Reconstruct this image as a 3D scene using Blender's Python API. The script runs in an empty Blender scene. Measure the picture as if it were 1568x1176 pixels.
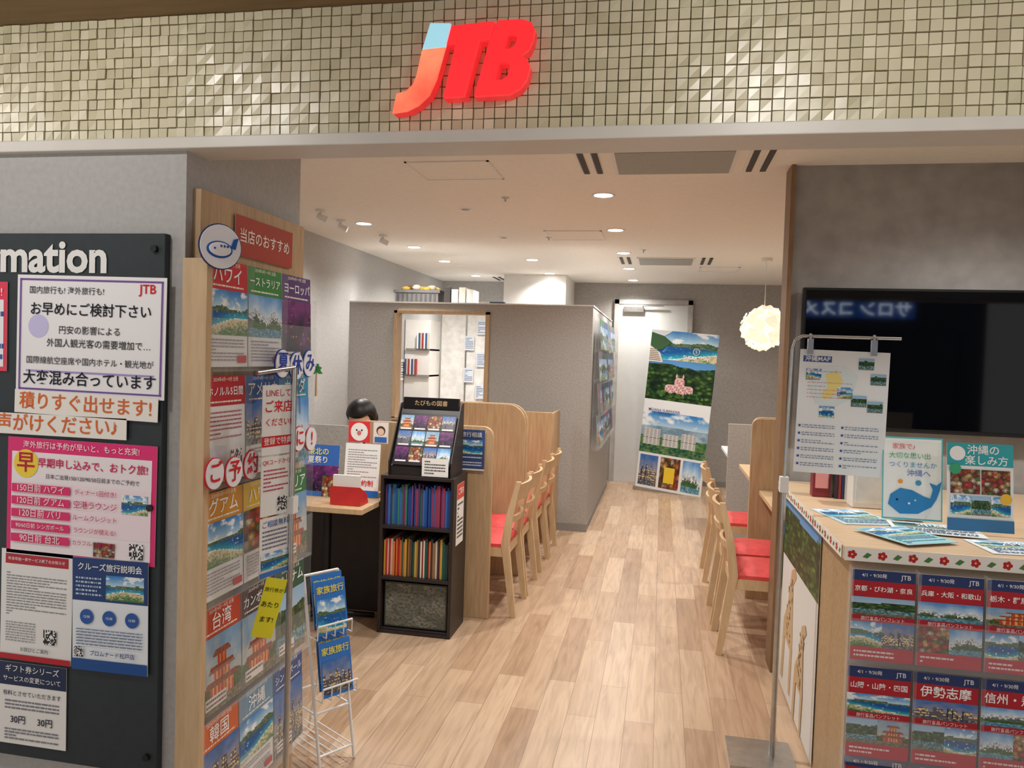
import bpy, math, random, bmesh
from mathutils import Matrix, Vector, noise
random.seed(7)
D=bpy.data; S=bpy.context.scene; C=S.collection; pi=math.pi
try:
    S.view_settings.view_transform='Standard'
except Exception: pass
def lin(c):
    r=[]
    for x in c[:3]:
        x=max(0,min(255,x))/255
        r.append(x/12.92 if x<=.04045 else ((x+.055)/1.055)**2.4)
    return (r[0],r[1],r[2],1)
# ------------------------------------------------------------ materials
_mc={}
def M(name,col,rough=.5,metal=0,emit=0,noi=.05,ns=14,stretch=(1,1,1),bump=0,alpha=1,col2=None,spec=.5):
    if name in _mc: return _mc[name]
    m=D.materials.new(name); m.use_nodes=True; nt=m.node_tree; N=nt.nodes; L=nt.links
    b=N['Principled BSDF']; b.inputs['Roughness'].default_value=rough; b.inputs['Metallic'].default_value=metal
    b.inputs['Specular IOR Level'].default_value=spec
    tc=N.new('ShaderNodeTexCoord'); mp=N.new('ShaderNodeMapping'); mp.inputs['Scale'].default_value=stretch
    nz=N.new('ShaderNodeTexNoise'); nz.inputs['Scale'].default_value=ns; nz.inputs['Detail'].default_value=5
    L.new(tc.outputs['Object'],mp.inputs[0]); L.new(mp.outputs[0],nz.inputs['Vector'])
    cr=N.new('ShaderNodeValToRGB'); c=lin(col)
    c2=lin(col2) if col2 else tuple(min(1,x*(1+noi*2)) for x in c[:3])+(1,)
    c1=c if col2 else tuple(x*(1-noi*2) for x in c[:3])+(1,)
    cr.color_ramp.elements[0].position=.32; cr.color_ramp.elements[1].position=.68
    cr.color_ramp.elements[0].color=c1; cr.color_ramp.elements[1].color=c2
    L.new(nz.outputs[0],cr.inputs[0]); L.new(cr.outputs[0],b.inputs['Base Color'])
    if emit:
        L.new(cr.outputs[0],b.inputs['Emission Color']); b.inputs['Emission Strength'].default_value=emit
    if bump:
        bp=N.new('ShaderNodeBump'); bp.inputs['Strength'].default_value=bump; bp.inputs['Distance'].default_value=.01
        L.new(nz.outputs[0],bp.inputs['Height']); L.new(bp.outputs[0],b.inputs['Normal'])
    if alpha<1: b.inputs['Alpha'].default_value=alpha
    _mc[name]=m; return m
def attrmat(name,rough,spec=.5,metal=0):
    m=D.materials.new(name); m.use_nodes=True; nt=m.node_tree; N=nt.nodes; L=nt.links
    b=N['Principled BSDF']; b.inputs['Roughness'].default_value=rough; b.inputs['Metallic'].default_value=metal
    b.inputs['Specular IOR Level'].default_value=spec
    a=N.new('ShaderNodeAttribute'); a.attribute_name='Col'
    L.new(a.outputs['Color'],b.inputs['Base Color'])
    return m
PRINT=attrmat('printed_paper',.4,.35); TILE=attrmat('mosaic_tile',.3,.6,.0)
SPINE=attrmat('book_spines',.5,.3)
def TC(col):
    return M('ink_%d_%d_%d'%tuple(col),col,.5,noi=.01,spec=.2)
wallg=M('wallpaper_gray',(168,164,160),.85,noi=.05,ns=60,bump=.25)
wallc=M('wallpaper_light',(180,179,178),.85,noi=.03,ns=60,bump=.2)
walld=M('wallpaper_plaster',(156,153,151),.6,noi=.07,ns=9,bump=.3)
ceilm=M('ceiling_paint',(242,237,230),.9,noi=.01,ns=30)
white=M('white_paint',(232,230,226),.5,noi=.01)
oak=M('oak_veneer',(180,148,112),.45,col2=(198,168,130),ns=5,stretch=(14,14,1.2))
oakd=M('oak_light_solid',(200,168,128),.4,col2=(212,184,146),ns=6,stretch=(10,10,1.5))
tan=M('tan_laminate',(168,138,102),.5,col2=(184,154,116),ns=6,stretch=(1.5,10,10))
brown=M('brown_trim',(126,96,68),.5,col2=(140,108,78),ns=6,stretch=(10,10,1.5))
black=M('black_stain_wood',(34,28,28),.45,col2=(44,36,35),ns=8,stretch=(1,1,10))
board=M('charcoal_board',(38,48,53),.6,noi=.04,ns=40)
red=M('red_vinyl',(214,76,76),.5,noi=.06,ns=20)
steel=M('brushed_steel',(190,190,188),.3,metal=1,noi=.04,ns=30)
whitem=M('white_wire',(235,235,235),.35,noi=.01)
darkm=M('dark_metal',(30,30,32),.45,metal=.3,noi=.03)
acry=M('clear_acrylic',(235,240,242),.08,alpha=.08,noi=.01)
lampm=M('lamp_glow',(255,250,243),.5,emit=20,noi=.001)
soffit=M('soffit_wood',(122,98,62),.6,col2=(138,112,74),ns=5,stretch=(1,8,8))
grill=M('grille_gray',(160,160,154),.6,noi=.1,ns=200)
slot=M('slot_dark',(70,66,62),.7,noi=.02)
skirt=M('baseboard_gray',(140,136,132),.6,noi=.02)
# floor planks
def floor_mat():
    m=D.materials.new('oak_plank_floor'); m.use_nodes=True; nt=m.node_tree; N=nt.nodes; L=nt.links; b=N['Principled BSDF']
    tc=N.new('ShaderNodeTexCoord'); mp=N.new('ShaderNodeMapping'); mp.inputs['Rotation'].default_value=(0,0,pi/2)
    L.new(tc.outputs['Object'],mp.inputs[0])
    br=N.new('ShaderNodeTexBrick'); br.offset=.37; br.offset_frequency=2
    for k,v in (('Scale',1),('Mortar Size',.0012),('Mortar Smooth',.2),('Brick Width',.92),('Row Height',.125),('Bias',0)):
        br.inputs[k].default_value=v
    br.inputs['Color1'].default_value=(0,0,0,1); br.inputs['Color2'].default_value=(1,1,1,1); br.inputs['Mortar'].default_value=(.3,.3,.3,1)
    L.new(mp.outputs[0],br.inputs['Vector'])
    cr=N.new('ShaderNodeValToRGB'); e=cr.color_ramp.elements
    e[0].color=lin((174,142,114)); e[1].color=lin((206,178,150)); x=e.new(.5); x.color=lin((192,162,134))
    L.new(br.outputs['Color'],cr.inputs[0])
    mp2=N.new('ShaderNodeMapping'); mp2.inputs['Scale'].default_value=(16,1.3,1)
    L.new(tc.outputs['Object'],mp2.inputs[0])
    nz=N.new('ShaderNodeTexNoise'); nz.inputs['Scale'].default_value=2.6; nz.inputs['Detail'].default_value=8; nz.inputs['Distortion'].default_value=.8
    L.new(mp2.outputs[0],nz.inputs['Vector'])
    mx=N.new('ShaderNodeMix'); mx.data_type='RGBA'; mx.blend_type='MULTIPLY'; mx.inputs['Factor'].default_value=.5
    c2=N.new('ShaderNodeValToRGB'); c2.color_ramp.elements[0].position=.3; c2.color_ramp.elements[0].color=(.5,.45,.42,1); c2.color_ramp.elements[1].position=.6; c2.color_ramp.elements[1].color=(1,1,1,1)
    L.new(nz.outputs[0],c2.inputs[0]); L.new(cr.outputs[0],mx.inputs['A']); L.new(c2.outputs[0],mx.inputs['B'])
    m2=N.new('ShaderNodeMix'); m2.data_type='RGBA'; m2.inputs['B'].default_value=lin((140,112,88))
    L.new(br.outputs['Fac'],m2.inputs['Factor']); L.new(mx.outputs['Result'],m2.inputs['A'])
    L.new(m2.outputs['Result'],b.inputs['Base Color']); b.inputs['Roughness'].default_value=.34
    return m
floorm=floor_mat()
# ------------------------------------------------------------ mesh builder
class MB:
    def __init__(s): s.v=[];s.f=[];s.m=[];s.c=[];s.sm=[];s.mats=[]
    def add(s,vs,fs,m,col=(255,255,255),sm=False):
        b=len(s.v); s.v+=[tuple(v) for v in vs]
        if m not in s.mats: s.mats.append(m)
        k=s.mats.index(m)
        for f in fs: s.f.append([i+b for i in f]); s.m.append(k); s.c.append(col); s.sm.append(sm)
        return b
    def hexa(s,a,b,m,col=(255,255,255)):
        return s.add(list(a)+list(b),[(3,2,1,0),(4,5,6,7),(0,1,5,4),(1,2,6,5),(2,3,7,6),(3,0,4,7)],m,col)
    def box(s,a,b,m,col=(255,255,255)):
        x0,y0,z0=a;x1,y1,z1=b
        return s.hexa([(x0,y0,z0),(x1,y0,z0),(x1,y1,z0),(x0,y1,z0)],[(x0,y0,z1),(x1,y0,z1),(x1,y1,z1),(x0,y1,z1)],m,col)
    def cyl(s,p0,p1,r0,m,r1=None,n=12,col=(255,255,255)):
        r1=r0 if r1 is None else r1; p0=Vector(p0);p1=Vector(p1); d=(p1-p0).normalized()
        u=d.orthogonal().normalized(); w=d.cross(u)
        ring=lambda p,r:[p+(u*math.cos(2*pi*i/n)+w*math.sin(2*pi*i/n))*r for i in range(n)]
        vs=ring(p0,r0)+ring(p1,r1)
        b=s.add(vs,[(i,(i+1)%n,n+(i+1)%n,n+i) for i in range(n)],m,col,True)
        s.add(ring(p0,r0),[tuple(range(n))[::-1]],m,col); s.add(ring(p1,r1),[tuple(range(n))],m,col)
        return b
    def tube(s,pts,r,m,n=8):
        for a,b in zip(pts[:-1],pts[1:]): s.cyl(a,b,r,m,n=n)
    def prism(s,pts,d0,d1,m,axis='y',col=(255,255,255)):
        n=len(pts)
        f={'y':lambda p,d:(p[0],d,p[1]),'x':lambda p,d:(d,p[0],p[1]),'z':lambda p,d:(p[0],p[1],d)}[axis]
        vs=[f(p,d0) for p in pts]+[f(p,d1) for p in pts]
        return s.add(vs,[tuple(range(n))[::-1],tuple(range(n,2*n))]+[(i,(i+1)%n,n+(i+1)%n,n+i) for i in range(n)],m,col)
    def lathe(s,prof,c,m,n=24,col=(255,255,255)):
        vs=[];fs=[]
        for r,z in prof:
            for i in range(n): vs.append((c[0]+r*math.cos(2*pi*i/n),c[1]+r*math.sin(2*pi*i/n),c[2]+z))
        for j in range(len(prof)-1):
            for i in range(n): fs.append((j*n+i,j*n+(i+1)%n,(j+1)*n+(i+1)%n,(j+1)*n+i))
        return s.add(vs,fs,m,col,True)
    def ell(s,c,r,m,n=16,k=10,fn=None,col=(255,255,255)):
        vs=[];fs=[]
        for j in range(k+1):
            t=pi*j/k
            for i in range(n):
                a=2*pi*i/n; p=Vector((math.sin(t)*math.cos(a),math.sin(t)*math.sin(a),math.cos(t)))
                q=Vector((p.x*r[0],p.y*r[1],p.z*r[2]))
                if fn: q=fn(p,q)
                vs.append(Vector(c)+q)
        for j in range(k):
            for i in range(n): fs.append((j*n+i,(j+1)*n+i,(j+1)*n+(i+1)%n,j*n+(i+1)%n))
        return s.add(vs,fs,m,col,True)
    def build(s,name,loc=(0,0,0),rz=0,parent=None,bevel=0,mat=None,recalc=True):
        me=D.meshes.new(name); me.from_pydata(s.v,[],s.f)
        for m in s.mats: me.materials.append(m)
        at=me.color_attributes.new('Col','FLOAT_COLOR','CORNER')
        cols=[]; cache={}
        for p in me.polygons:
            i=p.index; p.material_index=s.m[i]; p.use_smooth=s.sm[i]; c=s.c[i]
            if c not in cache: cache[c]=list(lin(c))
            cols+=cache[c]*p.loop_total
        at.data.foreach_set('color',cols)
        if recalc:
            bm=bmesh.new(); bm.from_mesh(me); bmesh.ops.recalc_face_normals(bm,faces=bm.faces); bm.to_mesh(me); bm.free()
        o=D.objects.new(name,me); C.objects.link(o)
        if parent: o.parent=parent
        if mat is not None: o.matrix_basis=mat
        else: o.location=loc; o.rotation_euler=(0,0,rz)
        if bevel:
            b=o.modifiers.new('bevel','BEVEL'); b.width=bevel; b.segments=2; b.limit_method='ANGLE'; b.angle_limit=.8
        return o
def box(name,a,b,m,bevel=0):
    k=MB(); c=[(p+q)/2 for p,q in zip(a,b)]
    k.box([p-r for p,r in zip(a,c)],[q-r for q,r in zip(b,c)],m); return k.build(name,c,bevel=bevel)
# ------------------------------------------------------------ printed sheets
def est(t): 
    return sum(.62 if ord(ch)<256 else 1.0 for ch in t)
def mixc(a,b,t):
    t=max(0,min(1,t)); return tuple(round(a[i]*(1-t)+b[i]*t) for i in range(3))
def FR(s,t,sd,f): return noise.fractal(Vector((s*f+sd*3.1,t*f+sd,sd)),1.0,2.0,4)
def VO(s,t,sd,f):
    d,p=noise.voronoi(Vector((s*f+sd,t*f,sd)))
    h=math.sin(p[0].x*12.98+p[0].y*78.2+p[0].z*3.7)*43758.5; return d[0],h-math.floor(h)
def pic(kind,s,t,sd):
    rd=FR(s,.2,sd,2.2); n=FR(s,t,sd,5); f=FR(s,t,sd+7,22)
    if kind=='sea':
        h=.62+.10*rd
        if t>h:
            c=mixc((196,226,242),(58,130,205),(t-h)/.4); return mixc(c,(246,248,250),(n-.05)*3)
        if t>.52: return mixc((50,92,60),(120,132,104),f+.5)
        sh=.22+.16*math.sin(s*2.6+sd)
        if t>sh:
            c=mixc((60,190,200),(18,90,160),(t-sh)/.22); return mixc(c,(235,245,245),1.2 if (t-sh)<.02 else (f-.35)*2)
        return mixc((228,212,176),(70,120,60),(sh-t)*4+f*.9-.2)
    if kind=='city':
        b=math.floor(s*13); h=.30+.42*abs(math.sin(b*7.3+sd))*(1-abs(s-.5)*.7)
        if t>h: return mixc((240,190,150),(62,110,185),t+n*.2)
        if t<.14: return mixc((50,70,100),(190,170,130),f+.3)
        w=(s*13-b)
        if w<.08: return (40,44,60)
        return mixc(mixc((90,90,105),(140,128,120),abs(math.sin(b*3.1))),(240,214,150),1 if (int(t*46)%2 and f>.02) else 0)
    if kind=='night':
        c=mixc((24,18,44),(120,52,120),t+n*.6); d,h=VO(s,t,sd,13)
        if d<.16 and h>.45: return mixc((250,200,120),(240,120,90),h)
        return c
    if kind=='mount':
        h=.60+.22*FR(s,.2,sd,3)-abs(s-.5)*.25
        if t>h: return mixc((206,228,242),(84,146,215),(t-h)*2+n*.2)
        if t>h-.16+f*.12: return mixc((238,242,245),(120,135,155),f+.3)
        if t>.36: return mixc((70,88,96),(120,130,110),f+.5)
        if t>.2+.04*n: return mixc((40,84,54),(90,120,60),f+.5)
        return mixc((60,120,150),(150,190,200),f+.4)
    if kind=='temple':
        if t<.16: return mixc((90,84,70),(150,140,110),f+.5)
        for zb,hw in ((.78,.16),(.58,.26),(.38,.36)):
            if zb-.06<t<zb+.03 and abs(s-.5)<hw+(zb+.03-t)*.9: return mixc((120,60,40),(170,90,60),f+.5)
        w=.30 if t<.38 else (.21 if t<.58 else .12)
        if t<.78 and abs(s-.5)<w: return mixc((196,60,40),(236,180,100),1 if int(s*34)%3==0 else f)
        if t<.34+.08*rd: return mixc((40,70,40),(100,120,60),f+.5)
        return mixc((240,215,180),(120,165,205),t+n*.3)
    if kind=='food':
        d,h=VO(s,t,sd,6); cs=[(190,80,50),(232,196,130),(128,66,44),(240,228,206),(96,128,66),(214,66,62),(220,150,80)]
        return mixc(cs[int(h*7)%7],(60,36,26),d*1.1+f*.25-.1)
    if kind=='green':
        if t>.74+.08*rd: return mixc((216,228,236),(150,190,225),t)
        if t>.34+.05*n:
            d,h=VO(s,t,sd,11); return mixc(mixc((34,78,40),(150,176,80),h),(20,44,26),d*1.1)
        if t>.12: return mixc((50,106,124),(170,200,196),f+.35)
        return mixc((96,92,80),(150,146,120),f+.5)
    if kind=='tower':
        if t>.66+.03*rd:  return mixc(mixc((196,222,240),(50,128,206),(t-.66)*3),(248,250,252),n*2.5)
        for x0,x1,z1 in ((.04,.30,.60),(.34,.58,.50),(.62,.84,.58)):
            if x0<s<x1 and .22<t<z1: return (232,228,222) if int(t*60)%2 else ((120,126,134) if int(s*50)%3 else (205,200,196))
        if t<.2: return mixc((30,80,60),(110,140,90),f+.5)
        return mixc((40,96,60),(120,150,80),f+.5) if t<.42 else mixc((120,150,170),(190,214,230),n+.5)
    if kind=='trees':
        d,h=VO(s,t,sd,14); c=mixc(mixc((26,66,34),(130,170,70),h),(14,34,20),d*1.1)
        return mixc((150,196,232),(90,150,210),t) if t>.86+.06*rd else c
    if kind=='stone':
        d,h=VO(s,t*.7,sd,7); return mixc(mixc((96,98,88),(132,132,120),h),(70,72,64),f+.3)
    return (128,128,128)
class Sheet:
    def __init__(s,w,h,bg=(242,242,240)):
        s.w=w;s.h=h;s.k=MB();s.t=[];s.L=0; s.r(0,0,1,1,bg)
    def q(s,x0,y0,x1,y1,c,L):
        w,h=s.w,s.h; y=-.0006*L
        s.k.add([(x0*w,y,y0*h),(x1*w,y,y0*h),(x1*w,y,y1*h),(x0*w,y,y1*h)],[(0,1,2,3)],PRINT,c)
    def r(s,x0,y0,x1,y1,c):
        s.q(x0,y0,x1,y1,c,s.L); s.L+=1; return s
    def p(s,x0,y0,x1,y1,kind,sd=1,n=None,cell=.0036):
        W=(x1-x0)*s.w; H=(y1-y0)*s.h
        nx=max(8,int(W/cell)); ny=max(8,int(H/cell)); b=len(s.k.v); y=-.0006*s.L; k=s.k
        for j in range(ny+1):
            for i in range(nx+1): k.v.append((x0*s.w+W*i/nx,y,y0*s.h+H*j/ny))
        if PRINT not in k.mats: k.mats.append(PRINT)
        mi=k.mats.index(PRINT)
        for j in range(ny):
            for i in range(nx):
                a=b+j*(nx+1)+i; k.f.append([a,a+1,a+nx+2,a+nx+1]); k.m.append(mi); k.sm.append(False)
                k.c.append(pic(kind,(i+.5)/nx,(j+.5)/ny,sd*1.37+.21))
        s.L+=1; return s
    def li(s,x0,y0,x1,y1,n,c=(90,90,95),fill=.45):
        for i in range(n):
            ya=y1-(y1-y0)*(i+.5)/n; hh=(y1-y0)/n*fill/2; x=x0
            while x<x1:
                l=random.uniform(.03,.12)*(x1-x0)
                s.q(x,ya-hh,min(x1,x+l),ya+hh,c,s.L); x+=l+.012
                if random.random()<.04: break
        s.L+=1; return s
    def qr(s,x,y,a):
        hx=a; hy=a*s.w/s.h
        s.r(x,y,x+hx,y+hy,(250,250,250))
        for i in range(11):
            for j in range(11):
                if random.random()<.5: s.q(x+hx*i/11,y+hy*j/11,x+hx*(i+1)/11,y+hy*(j+1)/11,(30,30,30),s.L)
        s.L+=1; return s
    def tx(s,t,x,y,w,c=(30,30,30),mh=1,b=0,al='CENTER'):
        s.t.append((t,x,y,w,c,mh,b,al,s.L)); return s
    def disc(s,x,y,rx,c,n=20):
        ry=rx*s.w/s.h; w,h=s.w,s.h; yy=-.0006*s.L
        s.k.add([((x+rx*math.cos(2*pi*i/n))*w,yy,(y+ry*math.sin(2*pi*i/n))*h) for i in range(n)],[tuple(range(n))],PRINT,c); s.L+=1; return s
    def poly(s,pts,c):
        yy=-.0006*s.L
        s.k.add([(x*s.w,yy,y*s.h) for x,y in pts],[tuple(range(len(pts)))],PRINT,c); s.L+=1; return s
    def build(s,name,loc,rz=0,tilt=0,roll=0,parent=None,thick=.0015,mat=None):
        s.k.box((0,.0003,0),(s.w,.0003+thick,s.h),PRINT,(225,225,222))
        mt=mat or Matrix.Translation(loc)@Matrix.Rotation(rz,4,'Z')@Matrix.Rotation(-tilt,4,'X')@Matrix.Rotation(roll,4,'Y')
        o=s.k.build(name,mat=mt,recalc=False)
        if parent: o.parent=parent
        for i,(t,x,y,w,c,mh,b,al,L) in enumerate(s.t):
            size=min(w*s.w/max(.5,est(t)),mh*s.h)
            txt(t,size,c,o,x*s.w,y*s.h,-.0006*L-.0006,al,(.010*size if b else .002*size),name='text_%d'%(i+1))
        return o
def txt(t,size,c,par,x,z,y=-.001,al='CENTER',bold=0,ext=0,name='text',mat=None):
    cu=D.curves.new(name,'FONT'); cu.body=t; cu.size=size; cu.align_x=al; cu.align_y='CENTER'; cu.offset=bold; cu.extrude=ext
    cu.resolution_u=3
    cu.materials.append(mat or TC(c)); o=D.objects.new(name,cu); C.objects.link(o)
    o.parent=par; o.location=(x,y,z); o.rotation_euler=(pi/2,0,0); return o
# ============================================================ CAMERA
cam=D.cameras.new('camera'); co=D.objects.new('camera',cam); C.objects.link(co); S.camera=co
cam.lens=27.05; cam.sensor_width=36; cam.clip_start=.05
co.matrix_world=Matrix.Translation((0,0,1.55))@Matrix.Rotation(math.radians(10.96),4,'Z')@Matrix.Rotation(pi/2-.0342,4,'X')@Matrix.Rotation(.032,4,'Z')
# ============================================================ SHELL
box('floor',(-3.05,-3.5,-.05),(3.6,10.12,0),floorm)
box('ceiling',(-3.05,1.90,2.55),(2.7,10.12,2.6),ceilm)
box('ceiling_mall',(-3.05,-1.5,2.40),(2.7,1.80,2.45),soffit)
box('wall_left',(-3.05,2.43,0),(-2.93,10.0,2.55),wallc)
box('wall_back',(-3.05,10.0,0),(2.7,10.12,2.55),wallg)
box('wall_right',(2.6,1.9,0),(2.7,10.0,2.55),wallg)
k=MB(); k.box((-3.0,1.80,0),(-1.22,2.43,2.055),wallc); k.box((-3.0,1.90,2.055),(-1.22,2.43,2.55),wallc); k.build('wall_information')
box('wall_television',(.617,4.06,0),(2.6,4.2,2.55),walld)
box('trim_1',(.595,4.03,0),(.617,4.2,2.55),brown)
box('baseboard_back',(.40,9.985,0),(2.58,10.0,.07),skirt)
# header
box('wall_header',(-3.0,1.813,2.085),(2.7,1.90,2.6),white)
box('trim_2',(-3.0,1.775,2.055),(2.7,1.90,2.085),M('trim_satin_white',(214,210,202),.4,noi=.01),bevel=.003)
k=MB(); pt=.0262; x=-2.9
while x<2.6:
    z=2.088
    while z<2.40-.012:
        g=pt*.5-.0013; zz=min(z+pt,2.399); dy=random.uniform(0,.0045); t=[random.uniform(-.0013,.0013) for _ in range(4)]
        b=random.gauss(0,1); col=(int(214+b*7),int(206+b*7),int(176+b*8))
        cx=x+pt/2; cz=(z+zz)/2; gz=(zz-z)/2-.0013
        y=1.800-dy
        k.hexa([(cx-g,y+t[0],cz-gz),(cx+g,y+t[1],cz-gz),(cx+g,1.812,cz-gz),(cx-g,1.812,cz-gz)],
               [(cx-g,y+t[2],cz+gz),(cx+g,y+t[3],cz+gz),(cx+g,1.812,cz+gz),(cx-g,1.812,cz+gz)],TILE,col)
        z+=pt
    x+=pt
k.box((-2.9,1.8065,2.087),(2.6,1.8125,2.399),M('tile_grout',(150,140,112),.8))
k.build('mosaic_tile_cladding')
# sign
S1=.00152
def sg(pts): return [((x-710)*S1,(105-y)*S1) for x,y in pts]
rsign=M('sign_red_lit',(246,44,50),.3,emit=.85,noi=.04,ns=6)
osign=M('sign_orange_lit',(255,150,110),.3,emit=.9,noi=.02,ns=5,col2=(250,70,56))
bsign=M('sign_blue_lit',(160,215,230),.3,emit=.7,noi=.02,ns=4)
bside=M('sign_return_added_glow',(170,30,32),.4,emit=1.3)  # glow added to the dark letter sides to throw red onto the tiles
k=MB()
Jb=[(644,76),(681,74),(668,122),(657,146),(640,161),(622,169),(598,172),(604,142),(620,138),(631,128),(636,114)]
Jt=[(656,36),(689,38),(681,74),(644,76)]
T=[(690,42),(757,38),(751,66),(735,67),(714,150),(680,151),(697,69),(683,70)]
Bo=[(762,38),(800,38),(814,43),(820,54),(817,72),(811,84),(800,91),(810,98),(814,110),(810,128),(800,141),(784,149),(729,150),(750,70),(752,66)]
B1=[(779,60),(790,60),(794,65),(790,76),(782,81),(773,81)]
B2=[(767,101),(780,101),(784,107),(780,121),(772,127),(760,127)]
for P,m in ((Jb,osign),(Jt,bsign),(T,rsign)):
    p=sg(P); k.prism(p,-.012,-.022,m); k.prism(p,.018,-.012,bside)
o=k.build('illuminated_sign_logo',(-.48,1.775,2.222),bevel=.0015)
def curve_poly(name,loops,ext,mat,par,y):
    cu=D.curves.new(name,'CURVE'); cu.dimensions='2D'; cu.fill_mode='BOTH'; cu.extrude=ext
    for lp in loops:
        sp=cu.splines.new('POLY'); sp.points.add(len(lp)-1); sp.use_cyclic_u=True
        for q,(a,b) in zip(sp.points,lp): q.co=(a,b,0,1)
    cu.materials.append(mat); ob=D.objects.new(name,cu); C.objects.link(ob); ob.parent=par; ob.location=(0,y,0); ob.rotation_euler=(pi/2,0,0)
curve_poly('letter_b_face',[sg(Bo),sg(B1),sg(B2)],.005,rsign,o,-.017)
curve_poly('letter_b_body',[sg(Bo),sg(B1),sg(B2)],.015,bside,o,.003)
# opposite shop fascia (mirrored in the television)
dk_=M('fascia_navy',(26,28,36),.6)
k=MB(); k.box((-3.0,-3.4,2.08),(4.2,-3.25,2.75),dk_)
k.box((-3.0,-3.4,0),(-2.7,-3.25,2.08),dk_); k.box((3.9,-3.4,0),(4.2,-3.25,2.08),dk_); k.box((1.2,-3.4,0),(3.9,-3.3,2.08),dk_)
of=k.build('opposite_shop_fascia')
k=MB(); k.box((1.85,-3.249,2.24),(3.3,-3.20,2.46),M('lightbox_blue',(30,100,200),.4,emit=2.0)); ls=k.build('opposite_shop_sign')
t_=txt('サロン コスメ',.22,(235,245,255),ls,2.57,2.35,-3.19,bold=.003,mat=M('lightbox_letters',(225,240,255),.4,emit=11)); t_.rotation_euler=(pi/2,0,pi)
# ============================================================ INFORMATION BOARD
inf=box('information_board',(-2.6,1.777,.42),(-1.262,1.7995,1.84),board,bevel=.002)
txt('Information',.118,(240,240,238),inf,.45+.055,.645,-.014,'RIGHT',.0035,name='title_text')
k=MB()
for (bx,bz) in ((-1.29,1.80),(-1.29,1.13),(-1.29,.47)):
    k.cyl((bx,1.777,bz),(bx,1.768,bz),.009,darkm,n=16)
k.build('board_bolts')
Yb=1.773
s=Sheet(.445,.315,(246,245,248))
for a in ((.02,.03,.98,.045),(.02,.955,.98,.97),(.02,.03,.03,.97),(.97,.03,.98,.97)): s.r(*a,(120,80,160))
s.L=1; s.disc(.15,.57,.07,(205,200,240))
s.tx('国内旅行も! 海外旅行も!',.34,.87,.56,(40,40,50)).tx('お早めにご検討下さい',.5,.71,.82,(25,25,40),b=1).tx('円安の影響による',.50,.54,.42).tx('外国人観光客の需要増加で…',.56,.43,.70)
s.tx('国際線航空座席や国内ホテル・観光地が',.5,.28,.86).tx('大変混み合っています',.5,.13,.9,(25,25,40),b=1).tx('JTB',.88,.90,.14,(220,30,40),b=1)
s.r(.07,.185,.93,.2,(170,150,210))
s.build('notice_poster',(-1.70,Yb,1.415),roll=.01)
s=Sheet(.43,.062,(246,242,234)); s.tx('積りすぐ出せます!',.5,.5,.97,(225,110,50),b=1); s.build('handwritten_banner',(-1.70,Yb-.004,1.362),roll=.02)
s=Sheet(.42,.056,(246,242,234)); s.tx('声がけください♪',.5,.5,.95,(225,110,50),b=1); s.build('handwritten_banner',(-1.78,Yb-.004,1.303),roll=0)
s=Sheet(.45,.315,(232,40,120)); s.r(.03,.03,.97,.88,(248,240,244)); s.r(.03,.2,.97,.62,(250,234,241))
s.tx('海外旅行は予約が早いと、もっと充実!',.5,.94,.8,(255,255,255)).tx('早期申し込みで、おトク旅!',.58,.79,.76,(210,20,90),b=1).tx('日本ご出発150/120/90/50日前までのご予約で',.58,.68,.7,(60,40,60))
s.disc(.13,.78,.085,(250,220,60)).tx('早',.13,.78,.13,(200,20,70),b=1).p(.78,.42,.95,.58,'sea',3).p(.6,.04,.74,.16,'food',3).qr(.84,.05,.09)
for i in range(5): yy=.57-i*.107; s.q(.04,yy-.035,.44,yy+.035,(228,40,110),s.L)
s.L+=1
for i,(a,b) in enumerate((('150日前 ハワイ','ディナー1回付き!'),('120日前 グアム','空港ラウンジ'),('120日前 バリ','ルームクレジット'),('90/60日前 シンガポール','ラウンジが使える!'),('90日前 台北','カラフル小籠包付き'))):
    yy=.57-i*.107; s.tx(a,.24,yy,.37,(255,255,255),mh=.075); s.tx(b,.61,yy,.3,(200,30,90),mh=.07)
s.build('campaign_poster',(-1.725,Yb,.98),roll=.01)
s=Sheet(.222,.30); s.r(.06,.87,.94,.96,(185,30,50)).tx('年末年始一斉サービス終了のお知らせ',.5,.915,.8,(255,255,255)).li(.08,.4,.92,.8,16,(140,140,145),.35).li(.08,.16,.5,.35,8,(140,140,145),.35).qr(.62,.17,.18).r(0,.0,1,.05,(190,30,45)).tx('お詫びとご案内',.5,.10,.4,(40,40,60))
s.build('notice_leaflet',(-1.742,Yb,.690),roll=.01)
s=Sheet(.225,.30,(236,243,250)); s.r(0,.62,1,1,(24,60,120)).tx('クルーズ旅行説明会',.5,.92,.86,(255,255,255),b=1).p(.45,.64,.95,.86,'sea',9).li(.05,.66,.4,.84,5,(190,210,235)).r(0,0,1,.1,(30,80,150))
for xx,tt in ((.2,'15:00'),(.5,'13:30'),(.8,'15:00')): s.disc(xx,.48,.09,(40,90,170)); s.L-=1; s.tx(tt,xx,.48,.13,(255,255,255))
s.L+=1; s.li(.06,.22,.94,.38,6,(120,135,165),.35).qr(.04,.12,.12).tx('プロムナード松戸店',.55,.16,.6,(20,60,130),b=1)
s.build('cruise_leaflet',(-1.512,Yb-.004,.685),roll=-.01)
s=Sheet(.212,.225); s.r(0,.72,1,1,(30,45,80)).tx('ギフト券シリーズ',.5,.92,.8,(255,255,255)).tx('サービスの変更について',.5,.8,.86,(255,255,255)).tx('有料とさせていただきます',.5,.62,.86,(30,30,60)).li(.1,.42,.9,.55,3,(130,130,140)).tx('30円',.3,.3,.26,(30,30,60),b=1).tx('30円',.7,.3,.26,(30,30,60),b=1).li(.1,.05,.9,.2,4,(130,130,140))
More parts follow.
